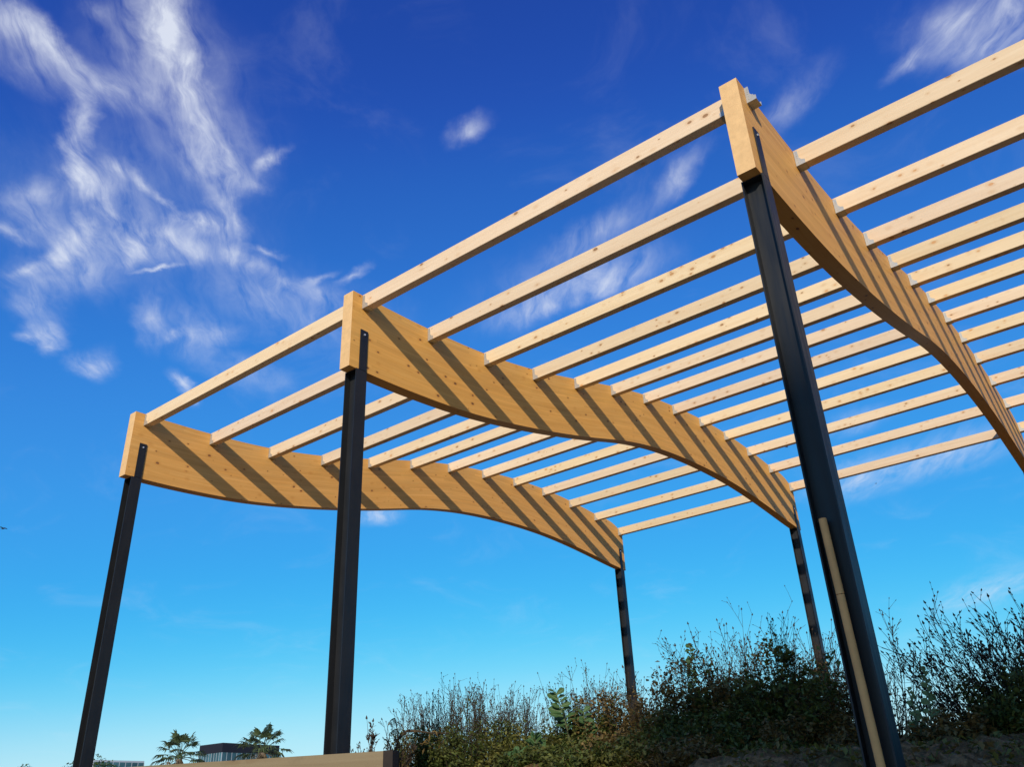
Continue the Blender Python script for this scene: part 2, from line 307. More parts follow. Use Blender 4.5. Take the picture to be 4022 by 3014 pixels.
M_GALV = plain('galvanised_steel', (0.44, 0.44, 0.41), 0.45, 0.55, 0.15, 14.0)
M_BOLT = plain('zinc_bolt', (0.75, 0.75, 0.73), 0.35, 0.6, 0.1, 20.0)
M_TUBE = plain('cardboard', (0.66, 0.34, 0.13), 0.85, 0.0, 0.14, 5.0, 0.2, 0.1)
M_POST = plain('rusty_post', (0.024, 0.018, 0.014), 0.85, 0.0, 0.35, 5.0, 0.3, 0.2)

# ------------------------------------------------------------------ ground
def sstep(a, b, x):
    t = np.clip((x - a) / (b - a), 0, 1); return t * t * (3 - 2 * t)
WALL_E = np.array((6.81, -0.87)); WALL_D = np.array((-0.906, -0.423)); WALL_N = np.array((-0.423, 0.906))
_rs = np.random.RandomState(5)
_lump = [(_rs.uniform(0.5, 5.5) , _rs.uniform(0, 6.28), _rs.uniform(0, 6.28)) for _ in range(26)]
def lumps(x, y):
    s = 0
    for f, a, ph in _lump: s = s + np.sin((x * math.cos(a) + y * math.sin(a)) * f + ph) / (f + 1.2)
    return s * 0.045
def height(x, y):
    x = np.asarray(x, float); y = np.asarray(y, float)
    d = (x - WALL_E[0]) * WALL_N[0] + (y - WALL_E[1]) * WALL_N[1]
    crest = 1.92 + 0.06 * sstep(7, 12, x) + 0.05 * np.sin(x * .9)
    slope = crest * sstep(-3.3, 1.9, y + 0.25 * np.sin(x * .7))
    held = 1.86 * sstep(0.13, 0.26, d) + 0.14 * sstep(0.2, 3.0, d)
    k = sstep(6.95, 8.6, x)
    h = held * (1 - k) + slope * k
    far = 1 - sstep(26, 48, y)
    side = sstep(-16, -8, x) * (1 - sstep(34, 55, x))
    h = h * far * side
    near = sstep(0.02, 0.6, h) * far
    return h + lumps(x, y) * (0.25 + 0.75 * near) * (np.abs(x) < 60) * (np.abs(y) < 60)
def lines(a, b, step, lo, hi):
    L = list(np.arange(a, b, step)); g = step
    while L[-1] < hi: g *= 1.33; L.append(L[-1] + g)
    g = step
    while L[0] > lo: g *= 1.33; L.insert(0, L[0] - g)
    return np.array(L)
gx = lines(-1.5, 14.5, 0.085, -4200, 4200); gy = lines(-5.2, 4.0, 0.085, -4200, 4200)
X, Y = np.meshgrid(gx, gy); Z = height(X, Y)
rng = np.random.RandomState(3)
fine = (X > 4.5) & (X < 14.5) & (Y > -3) & (Y < 4)
Z = Z + fine * (rng.rand(*X.shape) ** 3) * 0.09 * sstep(0.2, 0.8, Z)
nx, ny = len(gx), len(gy)
idx = np.arange(nx * ny).reshape(ny, nx)
F = np.stack([idx[:-1, :-1], idx[:-1, 1:], idx[1:, 1:], idx[1:, :-1]], -1).reshape(-1, 4)
gm = bpy.data.meshes.new('ground'); gm.from_pydata(np.stack([X, Y, Z], -1).reshape(-1, 3).tolist(), [], F.tolist())
gm.polygons.foreach_set('use_smooth', [True] * len(F))
m, t, b = mat('dry_earth'); geo = N(t, 'ShaderNodeNewGeometry'); P = geo.outputs['Position']
n1 = noise(t, P, 1.6, 8, 0.62); n2 = noise(t, P, 9.0, 7, 0.7); n3 = noise(t, P, 45.0, 4, 0.6)
col = ramp(t, n2, [(0.34, (0.06, 0.026, 0.009)), (0.48, (0.19, 0.105, 0.042)), (0.66, (0.40, 0.235, 0.105))])
col = mix(t, maprange(t, n1, 0.46, 0.60, 0, 0.75, True), col, (0.085, 0.060, 0.012))
col = mix(t, maprange(t, n3, 0.55, 0.7, 0, 0.5), col, (0.06, 0.045, 0.03))
sp = N(t, 'ShaderNodeSeparateXYZ'); t.links.new(P, sp.inputs[0])
bounce_mask = maprange(t, math_(t, 'ADD', sp.outputs[2], math_(t, 'MULTIPLY', n1, 0.3)), 0.25, 0.5, 1, 0)       # unseen ground below the bank, made pale to bounce light into the shade
col = mix(t, bounce_mask, col, ramp(t, n2, [(0.3, (0.40, 0.33, 0.24)), (0.7, (0.52, 0.44, 0.33))]))
t.links.new(col, b.inputs['Base Color']); b.inputs['Roughness'].default_value = 0.95; b.inputs['Specular IOR Level'].default_value = 0.15
bump(t, b, math_(t, 'ADD', n2, math_(t, 'MULTIPLY', n3, 0.5)), 0.9, 0.03)
gm.materials.append(m)
tag(link('ground', gm), kind='structure')
def hz(x, y): return float(height(x, y))

# ------------------------------------------------------------------ unseen slender tower, added behind the viewer to cast shade over the bank
def shade_tower():
    uh = Vector((SUN_TO.x, SUN_TO.y, 0)).normalized(); p = Vector((-uh.y, uh.x, 0)); D = 90.0
    c = p * 10.55 + uh * D; H = 4.9 + (D - 10.4 * uh.x) * SUN_TO.z / math.hypot(SUN_TO.x, SUN_TO.y)
    m = plain('stucco', (0.52, 0.46, 0.38), 0.9, 0, 0.08, 1.5, 0.2, 0.1)
    g = plain('dark_glass', (0.03, 0.04, 0.05), 0.1, 0, 0.1, 1.0, 0.6)
    r = thing('added_shade_tower', 'unseen slender stucco tower added behind the viewer to shade the bank', 'building', (c.x, c.y, 0))
    r.rotation_euler = (0, 0, math.atan2(p.y, p.x))
    w = 3.25
    a = MB(); a.box((-w, -11, 0), (w, 0, H - .5)); a.obj('wall', m, r)
    a = MB(); a.box((-w, -11, H - .497), (w, 0, H)); a.obj('roof', m, r)
    for i in range(2):
        for j in range(13):
            a = MB(); a.box((-w + .7 + i * 2.75, 0.003, 1.2 + j * 3.1), (-w + 2.4 + i * 2.75, .05, 2.8 + j * 3.1)); a.obj('window', g, r)
shade_tower()

# ------------------------------------------------------------------ pergola
BX = [0.0, 5.168, 10.460, 15.760]        # sunny (+x) face of each beam
BW = 0.176
ZO = 8.738
zk = np.array([-0.63417061, -0.61580396, -0.56409274, -0.46154633, -0.3177467, -0.16129095, -0.03092145, 0.05886771, 0.11831461, 0.14505822, 0.13061975, 0.0846605, 0.00403938])
JB = 2 * zk + ZO                          # underside of the joists along the beam
JH = 0.208; JW = 0.112; SP = 1.2
ty = np.array([-0.164] + [SP * k + 0.03 for k in range(13)] + [14.61])
tz = np.array([-0.532 * 2 + ZO] + [(z * 2 + 0.103 * 2 + ZO) for z in zk] + [0.050 * 2 + ZO])
by = np.array([-.082, .03, .33, .67, 1.03, 1.5, 2.04, 2.65, 3.2, 3.75, 4.3, 4.92, 5.45, 6.09, 6.6, 7.07, 7.305]) * 2
bz = np.array([-1.074, -1.074, -1.066, -1.047, -1.014, -.942, -.836, -.695, -.553, -.452, -.393, -.360, -.356, -.388, -.432, -.476, -.490]) * 2 + ZO
def spline(xs, ys, x):
    d = np.gradient(ys, xs); i = np.clip(np.searchsorted(xs, x) - 1, 0, len(xs) - 2)
    h = xs[i + 1] - xs[i]; t = (x - xs[i]) / h
    return (2 * t ** 3 - 3 * t ** 2 + 1) * ys[i] + (t ** 3 - 2 * t ** 2 + t) * h * d[i] + (-2 * t ** 3 + 3 * t ** 2) * ys[i + 1] + (t ** 3 - t ** 2) * h * d[i + 1]
YS = np.linspace(-0.164, 14.61, 121)
def smooth(v, n=3):
    for _ in range(n): v[1:-1] = (v[:-2] + 2 * v[1:-1] + v[2:]) / 4
    return v
TOP = smooth(spline(ty, tz, YS), 4); BOT = smooth(spline(by, bz, YS), 8)

def beam_mesh():
    me = bpy.data.meshes.new('beam'); n = len(YS); V = []; Fc = []; UV = []
    arc = np.concatenate([[0], np.cumsum(np.hypot(np.diff(YS), np.diff((TOP + BOT) / 2)))])
    nv = 7
    def sheet(x, flip):
        k = len(V)
        for i in range(n):
            for j in range(nv):
                V.append((x, YS[i], BOT[i] + (TOP[i] - BOT[i]) * j / (nv - 1)))
        for i in range(n - 1):
            for j in range(nv - 1):
                q = [k + i * nv + j, k + (i + 1) * nv + j, k + (i + 1) * nv + j + 1, k + i * nv + j + 1]
                u = [(arc[a], (TOP[a] - BOT[a]) * b / (nv - 1)) for a, b in ((i, j), (i + 1, j), (i + 1, j + 1), (i, j + 1))]
                if flip: q = q[::-1]; u = u[::-1]
                Fc.append(q); UV.append(u)
    sheet(0.0, False); sheet(-BW, True)
    def strip(z, up, vv):
        k = len(V)
        for i in range(n): V.append((-BW, YS[i], z[i])); V.append((0.0, YS[i], z[i]))
        for i in range(n - 1):
            q = [k + 2 * i, k + 2 * i + 1, k + 2 * i + 3, k + 2 * i + 2]; v0 = vv
            u = [(arc[i], v0), (arc[i], v0), (arc[i + 1], v0), (arc[i + 1], v0)]
            if not up: q = q[::-1]; u = u[::-1]
            Fc.append(q); UV.append(u)
    strip(TOP, True, 1.2); strip(BOT, False, 0.002)
    for i, fl in ((0, False), (n - 1, True)):
        k = len(V); V.extend([(-BW, YS[i], BOT[i]), (0, YS[i], BOT[i]), (0, YS[i], TOP[i]), (-BW, YS[i], TOP[i])])
        q = [k, k + 1, k + 2, k + 3]; h = TOP[i] - BOT[i]; u = [(arc[i], 0), (arc[i], 0), (arc[i], h), (arc[i], h)]
        if fl: q = q[::-1]; u = u[::-1]
        Fc.append(q); UV.append(u)
    me.from_pydata(V, [], Fc); uvl = me.uv_layers.new(name='UVMap')
    flatuv = [c for f in UV for p_ in f for c in p_]
    uvl.data.foreach_set('uv', flatuv); me.materials.append(M_BEAM); me.materials.append(M_BEAM_END)
    me.polygons[len(Fc) - 2].material_index = 1; me.polygons[len(Fc) - 1].material_index = 1; me.update()
    return me

pergola = thing('pergola', 'unfinished timber pergola of wavy glulam beams and slats on dark steel columns', 'pergola')
bme = beam_mesh()
for i in range(4):
    o = link('wavy_beam', bme, pergola, (BX[i], 0, 0))

# steel columns: H section whose flanges run up beside the beam as plates
FT = 0.012
def column(i, yc, ztop, zbase, far):
    s = -1 if far else 1
    y0, y1 = sorted((yc - s * 0.086, yc + s * 0.086)); xl, xr = BX[i] - BW - FT - .002, BX[i] + FT + .002
    a = MB()
    a.box((xl, y0, zbase), (xl + FT, y1, ztop)); a.box((xr - FT, y0, zbase), (xr, y1, ztop))
    a.box((xl + FT, yc - .005, zbase), (xr - FT, yc + .005, ztop - .012))
    a.box((xl + FT + .001, y0 + .004, ztop - .0115), (xr - FT - .001, y1 - .004, ztop - .002))
    c = a.obj('column', M_STEEL, pergola)
    for sx_, side in ((xl, -1), (xr - FT, 1)):
        p0, p1 = sorted((yc - s * 0.040, yc + s * 0.080))
        a = MB(); a.box((sx_, p0, ztop + .006), (sx_ + FT, p1, ztop + 0.575)); a.obj('mounting_plate', M_STEEL, c)
        for zz in (0.51,):
            a = MB(); xo = sx_ + (FT if side > 0 else 0)
            a.tube([(xo, (p0 + p1) / 2, ztop + zz), (xo + side * .012, (p0 + p1) / 2, ztop + zz)], .013, 6, cap=True); a.obj('bolt', M_BOLT, c)
    return c
for i in range(4):
    column(i, 0.026, BOT[2] - 0.003, hz(BX[i] - .09, 0.026) - 0.3, False)
    column(i, 14.42, BOT[-2] - 0.003, hz(BX[i] - .09, 14.42) - 0.3, True)

# joists in their hangers
random.seed(11)
def hanger_mesh():
    a = MB(); g = 0.004
    prof = [(0, -g), (0.095, -g), (0.095, 0.045), (0.062, 0.060), (0.055, 0.075), (0.042, 0.090), (0.038, 0.185), (0, 0.185)]
    a.prism([(p[0], p[1]) for p in prof], 'Y', -g - .0015, -.0015)
    a.prism([(p[0], p[1]) for p in prof], 'Y', JW + .0015, JW + .0015 + g)
    a.box((0, -.0015, -g), (0.095, JW + .0015, -.001))
    k = MB(); 
    for zz in (0.03, 0.06, 0.09, 0.12, 0.15): a.box((0.022, -g - .004, zz), (0.030, -g - .0015, zz + .008))
    return a.mesh('joist_hanger', M_GALV)
hme = hanger_mesh()
def joist_mesh(L):
    a = MB(); n = 6; c = .004
    a.prism([(c, 0), (JW - c, 0), (JW, c), (JW, JH - c), (JW - c, JH), (c, JH), (0, JH - c), (0, c)], 'X', 0.0, L)
    return a.mesh('joist', M_JOIST)
for i in range(3):
    L = BX[i + 1] - BW - BX[i] - 0.006; jm = joist_mesh(L)
    for k in range(13):
        zb = float(JB[k]) + 0.004
        if i == 2 and k == 0:      # no joist yet: the bare hanger waits on the beam
            h = link('joist_hanger', hme, pergola, (BX[i] + .002, SP * k, zb)); tag(h, 'empty metal joist hanger on the beam nearest the viewer'); continue
        j = link('joist', jm, pergola, (BX[i] + .003, SP * k, zb + random.uniform(-.003, .003)))
        link('joist_hanger', hme, j, (0, 0, 0))
        h = link('joist_hanger', hme, j, (L, JW, 0)); h.rotation_euler = (0, 0, math.pi)

# pipe of two lengths standing in the recess of the nearest column
tb = thing('cardboard_tube', 'brown cardboard tube standing upright in the recess of the nearest steel column', 'tube', (10.386, -0.035, 1.1))
def tpt(z): return ((3.44 - z) * 0.022 - 0.05, -(3.44 - z) * 0.012, z - 1.1)
zj = 2.89
for za, zb in ((0.95, zj - .002), (zj + .002, 3.44)):
    a = MB(); A, B = tpt(za), tpt(zb)
    a.tube([A, B], 0.028, 20, cap=False)
    a.tube([B, A], 0.024, 20, cap=False)
    k = len(a.v)
    for j in range(20):   # rim at the top end
        pass
    a.obj('tube_section', M_TUBE, tb, smooth=True)

# ------------------------------------------------------------------ timber wall holding the bank, with its steel end post
wl_ = thing('retaining_wall', 'low wall of a heavy knotty timber plank with dark steel end post at the bank', 'wall', (6.81, -0.87, 0))
wl_.rotation_euler = (0, 0, math.atan2(WALL_D[1], WALL_D[0]) + math.pi)   # local -x runs along the wall, local +y into the bank
for r in range(5):
    a = MB(); zt = 2.135 - r * 0.425
    a.box((-7.5, 0.0, max(zt - 0.42, -.2)), (-0.075, 0.11, zt)); o = a.obj('timber', M_PLANK, wl_)
a = MB(); a.box((-0.0725, -.012, -0.3), (0.010, .124, 2.137))
a.obj('end_post', M_POST, wl_)

# ------------------------------------------------------------------ vegetation on the bank
M_STEM = leafy('dry_stem', (0.028, 0.021, 0.012), (0.050, 0.034, 0.016), 3.0, 0.8, 0.0)
M_BUD = leafy('seed_head', (0.026, 0.017, 0.012), (0.045, 0.028, 0.016), 6.0, 0.8, 0.1)
M_LEAFG = leafy('weed_leaf', (0.062, 0.088, 0.018), (0.115, 0.120, 0.028), 3.5)
M_LEAFB = leafy('dry_leaf', (0.135, 0.086, 0.024), (0.200, 0.135, 0.042), 3.5)
M_LEAFO = leafy('olive_leaf', (0.105, 0.110, 0.020), (0.145, 0.130, 0.028), 3.5)
M_BIG = leafy('broad_leaf', (0.040, 0.092, 0.026), (0.060, 0.115, 0.034), 12.0, 0.65, 0.2)
M_RIB = plain('leaf_rib', (0.15, 0.20, 0.09), 0.6, 0, 0.1)
M_GSTEM = plain('green_stem', (0.10, 0.115, 0.05), 0.7, 0, 0.2)

def polar(az, d):
    a = R_(az); return CAM[0] + d * math.sin(a), CAM[1] + d * math.cos(a)
def vadd(a, b, s=1.0): return (a[0] + b[0] * s, a[1] + b[1] * s, a[2] + b[2] * s)
def vnorm(a):
    l = math.sqrt(a[0] ** 2 + a[1] ** 2 + a[2] ** 2) or 1; return (a[0] / l, a[1] / l, a[2] / l)
def wander(r, p, d, L, n, jit, up=0.0):
    pts = [p]
    for i in range(n):
        d = vnorm((d[0] + r.gauss(0, jit), d[1] + r.gauss(0, jit), d[2] + r.gauss(0, jit) * .6 + up))
        p = vadd(p, d, L / n); pts.append(p)
    return pts, d
def dev(r, d, ang):
    a = r.uniform(0, 6.283); u = vnorm((d[1] + .01, -d[0], 0.02)); w = (d[1] * u[2] - d[2] * u[1], d[2] * u[0] - d[0] * u[2], d[0] * u[1] - d[1] * u[0])
    c, s, t = math.cos(a), math.sin(a), math.tan(ang)
    return vnorm((d[0] + t * (u[0] * c + w[0] * s), d[1] + t * (u[1] * c + w[1] * s), d[2] + t * (u[2] * c + w[2] * s)))

def weed(az, d, el, label, ns=40, spread=0.45, lean=(0, 0), seed=1, bud=0.012, leaves=250, leafm=None, low=0.5, twig=1.0, thick=1.0, group='dry weeds on the bank', fan=0.22, var=0.42, name='dry_weed', cat='weed', bushy=1.0):
    r = random.Random(seed); x, y = polar(az, d); z0 = hz(x, y) - 0.03
    H = 1.6 + d * math.tan(R_(el)) - z0
    t = thing(name, label, cat, (x, y, z0), group)
    S = MB(); B = MB()
    th = 0.0050 * thick
    lfpos = []
    for i in range(ns):
        a = r.uniform(0, 6.283); q = spread * math.sqrt(r.random())
        p = (math.cos(a) * q, math.sin(a) * q, 0.0)
        k = 1 - var * (q / spread) ** 1.5 * r.random() - 0.25 * r.random()
        if i == 0: k = 1.0; p = (p[0] * .2, p[1] * .2, 0)
        dr = vnorm((p[0] * fan / spread * 1.2 + lean[0] + r.gauss(0, .07), p[1] * fan / spread * 1.2 + lean[1] + r.gauss(0, .07), 1.0))
        L = H * k / max(.6, dr[2])
        pts, de = wander(r, p, dr, L, 8, 0.055, 0.02)
        S.tube(pts, [th * (1.25 - .11 * j) for j in range(9)], 3)
        nb = int(r.randint(5, 9) * bushy)
        for b_ in range(nb):
            f = r.uniform(.32, .97); j = min(7, int(f * 8)); pp = pts[j]
            dd = dev(r, vnorm((pts[j + 1][0] - pp[0], pts[j + 1][1] - pp[1], pts[j + 1][2] - pp[2])), R_(r.uniform(18, 42)))
            bl = L * r.uniform(.10, .30) * (1.25 - .75 * f) * twig
            bp, bd = wander(r, pp, dd, bl, 3, 0.10, 0.06)
            S.tube(bp, [th * .55, th * .5, th * .42, th * .34], 3)
            for c_ in range(r.randint(1, 3)):
                m_ = r.randint(1, 3); cp, cd_ = wander(r, bp[m_], dev(r, bd, R_(r.uniform(20, 55))), bl * r.uniform(.25, .55), 2, 0.12, 0.05)
                S.tube(cp, [th * .4, th * .34, th * .28], 3)
                B.bud(cp[-1], bud * r.uniform(.35, .75), bud * r.uniform(.9, 1.6), cd_)
                if r.random() < .5: B.bud(cp[1], bud * r.uniform(.3, .6), bud * r.uniform(.7, 1.2), cd_)
            B.bud(bp[-1], bud * r.uniform(.4, .8), bud * r.uniform(1.0, 1.8), bd)
            if r.random() < .6: B.bud(bp[2], bud * r.uniform(.3, .6), bud, bd)
            lfpos.append(pp)
        B.bud(pts[-1], bud * .8, bud * 1.8, de)
        lfpos += pts[1:7]
    s = S.obj('stems', M_STEM, t); tag(s, kind='stuff')
    b = B.obj('seed_heads', M_BUD, t); tag(b, kind='stuff')
    if leaves:
        Q = MB()
        for i in range(leaves):
            if r.random() < .55:
                p = r.choice(lfpos); p = vadd(p, (r.gauss(0, .02), r.gauss(0, .02), r.gauss(0, .03)))
            else:
                a = r.uniform(0, 6.283); q = spread * 1.15 * math.sqrt(r.random()); p = (math.cos(a) * q + lean[0] * .3, math.sin(a) * q, H * low * r.random() ** 1.2 * (1.1 - .5 * q / spread))
            blade(Q, r, p, r.uniform(.018, .045), r.uniform(.006, .013))
        q = Q.obj('leaves', leafm or M_LEAFB, t); tag(q, kind='stuff')
    return t
def blade(Q, r, p, L, w):
    d = vnorm((r.gauss(0, 1), r.gauss(0, 1), r.gauss(.35, .7))); u = vnorm((d[1] + .02, -d[0], r.gauss(0, .5)))
    a = vadd(vadd(p, d, L * .5), u, w); b = vadd(vadd(p, d, L * .5), u, -w); e = vadd(p, d, L); e = (e[0], e[1], e[2] - L * .2)
    Q.face([p, a, e]); Q.face([p, e, b])
def bush(az, d, el, label, n, rad, leafm, seed, cat='shrub', name='leafy_shrub', ls=(.03, .075), group='leafy growth on the bank', sx=1.0, twigs=40):
    """rounded leafy mass: many leaf faces on branching twigs, with gaps"""
    r = random.Random(seed); x, y = polar(az, d); z0 = hz(x, y) - 0.03; H = 1.6 + d * math.tan(R_(el)) - z0
    t = thing(name, label, cat, (x, y, z0), group)
    S = MB(); Q = MB(); tips = []
    ca, sa = math.cos(R_(az)), -math.sin(R_(az))
    for i in range(twigs):
        a = r.uniform(0, 6.283); q = math.sqrt(r.random()) * rad
        px, py = math.cos(a) * q * sx, math.sin(a) * q * .7
        p = (px * ca - py * sa, px * sa + py * ca, 0)
        k = max(.25, math.sqrt(max(0, 1 - (q / rad) ** 2 * .8))) * r.uniform(.6, 1.05)
        dr = vnorm((p[0] * .3 / rad + r.gauss(0, .12), p[1] * .3 / rad + r.gauss(0, .12), 1)); pts, de = wander(r, p, dr, H * k, 6, .09)
        S.tube(pts, [.007, .006, .006, .005, .004, .003, .002], 3); tips += pts[1:]
        if r.random() < .12: continue
        for b_ in range(r.choice((2, 3, 4, 6))):
            j = r.randint(2, 6); bp, bd = wander(r, pts[j], dev(r, de, R_(r.uniform(25, 60))), H * r.uniform(.08, .22), 3, .15)
            S.tube(bp, .0025, 3); tips += bp[1:]
    for i in range(int(n * 2.0)):
        p = vadd(r.choice(tips), (r.gauss(0, .045), r.gauss(0, .045), r.gauss(0, .045)))
        blade(Q, r, p, r.uniform(*ls), r.uniform(ls[0] * .30, ls[1] * .36))
    tag(S.obj('stems', M_STEM, t), kind='stuff'); tag(Q.obj('leaves', leafm, t), kind='stuff')
    return t

M_PADDLE = leafy('paddle_leaf', (0.125, 0.185, 0.062), (0.17, 0.225, 0.085), 12.0, 0.65, 0.25)
def leaf_mesh(L, w, seed, m=None):
    r = random.Random(seed); a = MB(); n = 6; rows = []
    for i in range(n + 1):
        f = i / n; ww = w * (0.10 + math.sin(min(1, f * .92 + .06) ** 1.45 * math.pi) ** .8) * (1 if i < n else .15) * r.uniform(.9, 1.1)
        rows.append(((-ww, f * L, ww * .35 + r.gauss(0, .004)), (0, f * L, -0.25 * L * f * f * .6), (ww, f * L, ww * .35 + r.gauss(0, .004))))
    k = 0
    for i in range(n + 1): a.v += [(p[0], p[1], p[2] - 0.15 * L * (i / n) ** 2) if p[0] else p for p in rows[i]]
    for i in range(n):
        q = i * 3
        for j in (0, 1): a.f.append((q + j, q + j + 1, q + j + 4, q + j + 3)); a.m.append(0)
    for i in range(n - 1):
        p, p2 = rows[i][1], rows[i + 1][1]; ww = .02 * w + .0012
        a.face([(-ww * 1.4, p[1], p[2] + .004), (ww * 1.4, p[1], p[2] + .004), (ww, p2[1], p2[2] + .004), (-ww, p2[1], p2[2] + .004)], 1)
    return a.mesh('leaf', [m or M_BIG, M_RIB], True)
LEAVES = [leaf_mesh(.17, .042, 1), leaf_mesh(.15, .036, 2), leaf_mesh(.19, .05, 3)]
ROUND = [leaf_mesh(.085, .036, 4), leaf_mesh(.07, .03, 5)]
PADDLE = [leaf_mesh(.095, .034, 6, M_PADDLE), leaf_mesh(.08, .030, 7, M_PADDLE)]
def leafy_plant(az, d, el, label, nl, seed, meshes=LEAVES, up=.55, zlow=.15, bare=False, stems=1, scale=1.0, face=.9):
    r = random.Random(seed); x, y = polar(az, d); z0 = hz(x, y) - .03; H = 1.6 + d * math.tan(R_(el)) - z0
    t = thing('leafy_plant', label, 'plant', (x, y, z0), 'broad leaved plants on the bank')
    for s in range(stems):
        k = 1.0 if s == 0 else r.uniform(.55, .85)
        off = (0, 0, 0) if s == 0 else (r.gauss(0, .10), r.gauss(0, .10), 0)
        pts, de = wander(r, off, vnorm((r.gauss(0, .08), r.gauss(0, .05), 1)), H * k * .93, 8, .05)
        a = MB(); a.tube(pts, [.011, .010, .009, .008, .007, .006, .005, .004, .003], 6); a.obj('stem', M_GSTEM, t, True)
        n = nl if s == 0 else int(nl * .6)
        for i in range(n):
            f = zlow + (1 - zlow) * i / (n - 1); j = min(7, int(f * 8)); g = f * 8 - j
            p = vadd(pts[j], (pts[j + 1][0] - pts[j][0], pts[j + 1][1] - pts[j][1], pts[j + 1][2] - pts[j][2]), g)
            sd_ = 1 if i % 2 else -1                       # leaves stand out to both sides, upper ones steeper
            yaw = r.gauss(0, .55) if i % 5 else r.uniform(-1.6, 1.6)
            tilt = up * (0.25 + 0.95 * f ** 1.5) + r.gauss(0, .16)
            o = link('leaf', r.choice(meshes), t, p); o.rotation_mode = 'YXZ'
            o.rotation_euler = (tilt, sd_ * (face + r.gauss(0, .35)), -R_(az) - sd_ * math.pi / 2 + yaw); sc = scale * (1.12 - .45 * f ** 2) * r.uniform(.85, 1.15); o.scale = (sc, sc, sc)
    return t

# thin weeds rising behind the timber wall
weed(-48.1, 11.6, 5.0, 'small fan of thin weeds behind the timber plank, nearest the second column', 7, .16, seed=21, bud=.016, leaves=20, fan=.5)
weed(-47.45, 11.2, 6.0, 'lone thin weed with tufted tips behind the end of the timber plank', 4, .07, seed=22, bud=.022, leaves=12, fan=.35)
weed(-45.75, 11.0, 6.3, 'pale thin weed just right of the plank end post', 5, .10, seed=23, bud=.014, leaves=30, leafm=M_LEAFG, fan=.3)
weed(-46.3, 11.3, 4.55, 'low tangled weed at the end post of the timber plank', 14, .22, seed=24, bud=.014, leaves=90, fan=.8, thick=1.3)
# plume grass
def plume():
    x, y = polar(-46.45, 11.4); z0 = hz(x, y); H = 1.6 + 11.4 * math.tan(R_(5.85)) - z0
    t = thing('plume_grass', 'tall grass with two drooping feathery plumes behind the plank end', 'grass plant', (x, y, z0)); r = random.Random(9)
    for H_, dx in ((H, .0), (H * .82, .03)):
        a = MB(); st = [(dx, 0, 0), (dx * .8 - .02, 0, H_ * .5), (dx - .03, 0, H_ * .8), (dx - .01, 0, H_ * .95), (dx + .07, 0, H_ * .995)]
        a.tube(st, .004, 3); a.obj('stem', M_STEM, t)
        b_ = MB()
        for i in range(36):
            f = r.random(); p = (dx - .02 + .09 * f, 0, H_ * (.9 + .10 * math.sin(f * 2))); q = (p[0] + .07 + .04 * r.random(), p[1] + r.gauss(0, .02), p[2] - .02 - .04 * f - .03 * r.random())
            m_ = ((p[0] + q[0]) / 2, p[1], p[2] + .012); b_.tube([p, m_, q], .0016, 3)
        b_.obj('plume', M_LEAFB, t)
plume()

# bent dead stalk beside the end post
_x, _y = polar(-45.2, 11.0); _z = hz(_x, _y); _s = thing('dead_stalk', 'bent dead woody stalk arching beside the plank end post', 'dead branch', (_x, _y, _z))
_ax = (math.cos(R_(-45)), -math.sin(R_(-45)) * -1, 0)
_c = lambda a, b: (0.707 * a, 0.707 * a, b)
_a = MB(); _a.tube([_c(-.16, 0), _c(-.16, .30), _c(-.12, .46), _c(-.02, .54), _c(.12, .53), _c(.30, .50), _c(.48, .50)], [.02, .02, .019, .017, .014, .011, .007], 6); _a.obj('branch', M_STEM, _s, True)
_b = MB(); _r = random.Random(4)
for _i in range(40):
    blade(_b, _r, _c(_r.uniform(-.1, .45), .5 + _r.uniform(-.16, .06)), _r.uniform(.05, .11), .014)
tag(_b.obj('dead_leaves', M_LEAFB, _s), kind='stuff')
# left stand of weeds
G1 = 'dry weeds between the plank and the far left column'
AL = [(-44.9, 13.6, 6.6, 10, .22), (-44.0, 13.2, 7.7, 30, .34), (-42.6, 13.4, 8.45, 44, .40), (-41.2, 13.0, 8.1, 44, .42), (-39.7, 13.3, 7.9, 40, .40), (-38.5, 13.0, 7.6, 24, .26), (-37.75, 13.4, 7.1, 9, .14)]
AT = ['sparse dry weed at the left edge of the left stand of weeds', 'dry weed with fine upright stems, second from the left in the left stand', 'tallest dry weed of the left stand, a dense spray of stems',
      'dense dry weed in the middle of the left stand beside the tallest', 'dry weed right of the middle of the left stand', 'open dry weed on the right side of the left stand', 'spreading thin weed beside the gap of sky in the bank growth']
for i, (a, d, e, n, sp) in enumerate(AL): weed(a, d, e, AT[i], n, sp, seed=40 + i, leaves=420, leafm=[M_LEAFB, M_LEAFG][i % 2], bud=.013, group=G1, low=.55, var=.26)
bush(-43.4, 12.6, 5.8, 'dark olive low shrub under the left stand of weeds', 2600, .62, M_LEAFG, 60)
bush(-40.9, 12.4, 6.6, 'brown green low shrub under the middle of the left stand of weeds', 2600, .62, M_LEAFG, 61)
bush(-38.4, 11.8, 4.9, 'olive green low shrub at the bottom edge left of the gap of sky', 2600, .60, M_LEAFO, 62)
bush(-36.3, 11.6, 4.35, 'bright olive low shrub below the gap of sky', 2400, .60, M_LEAFO, 63)
bush(-44.9, 12.4, 3.9, 'thin low shrub just right of the timber end post', 900, .45, M_LEAFB, 64)
leafy_plant(-37.6, 10.9, 4.7, 'low dark green plant with pointed leaves below the left stand of weeds', 22, 66, up=.9, zlow=.3, stems=3, scale=1.0)
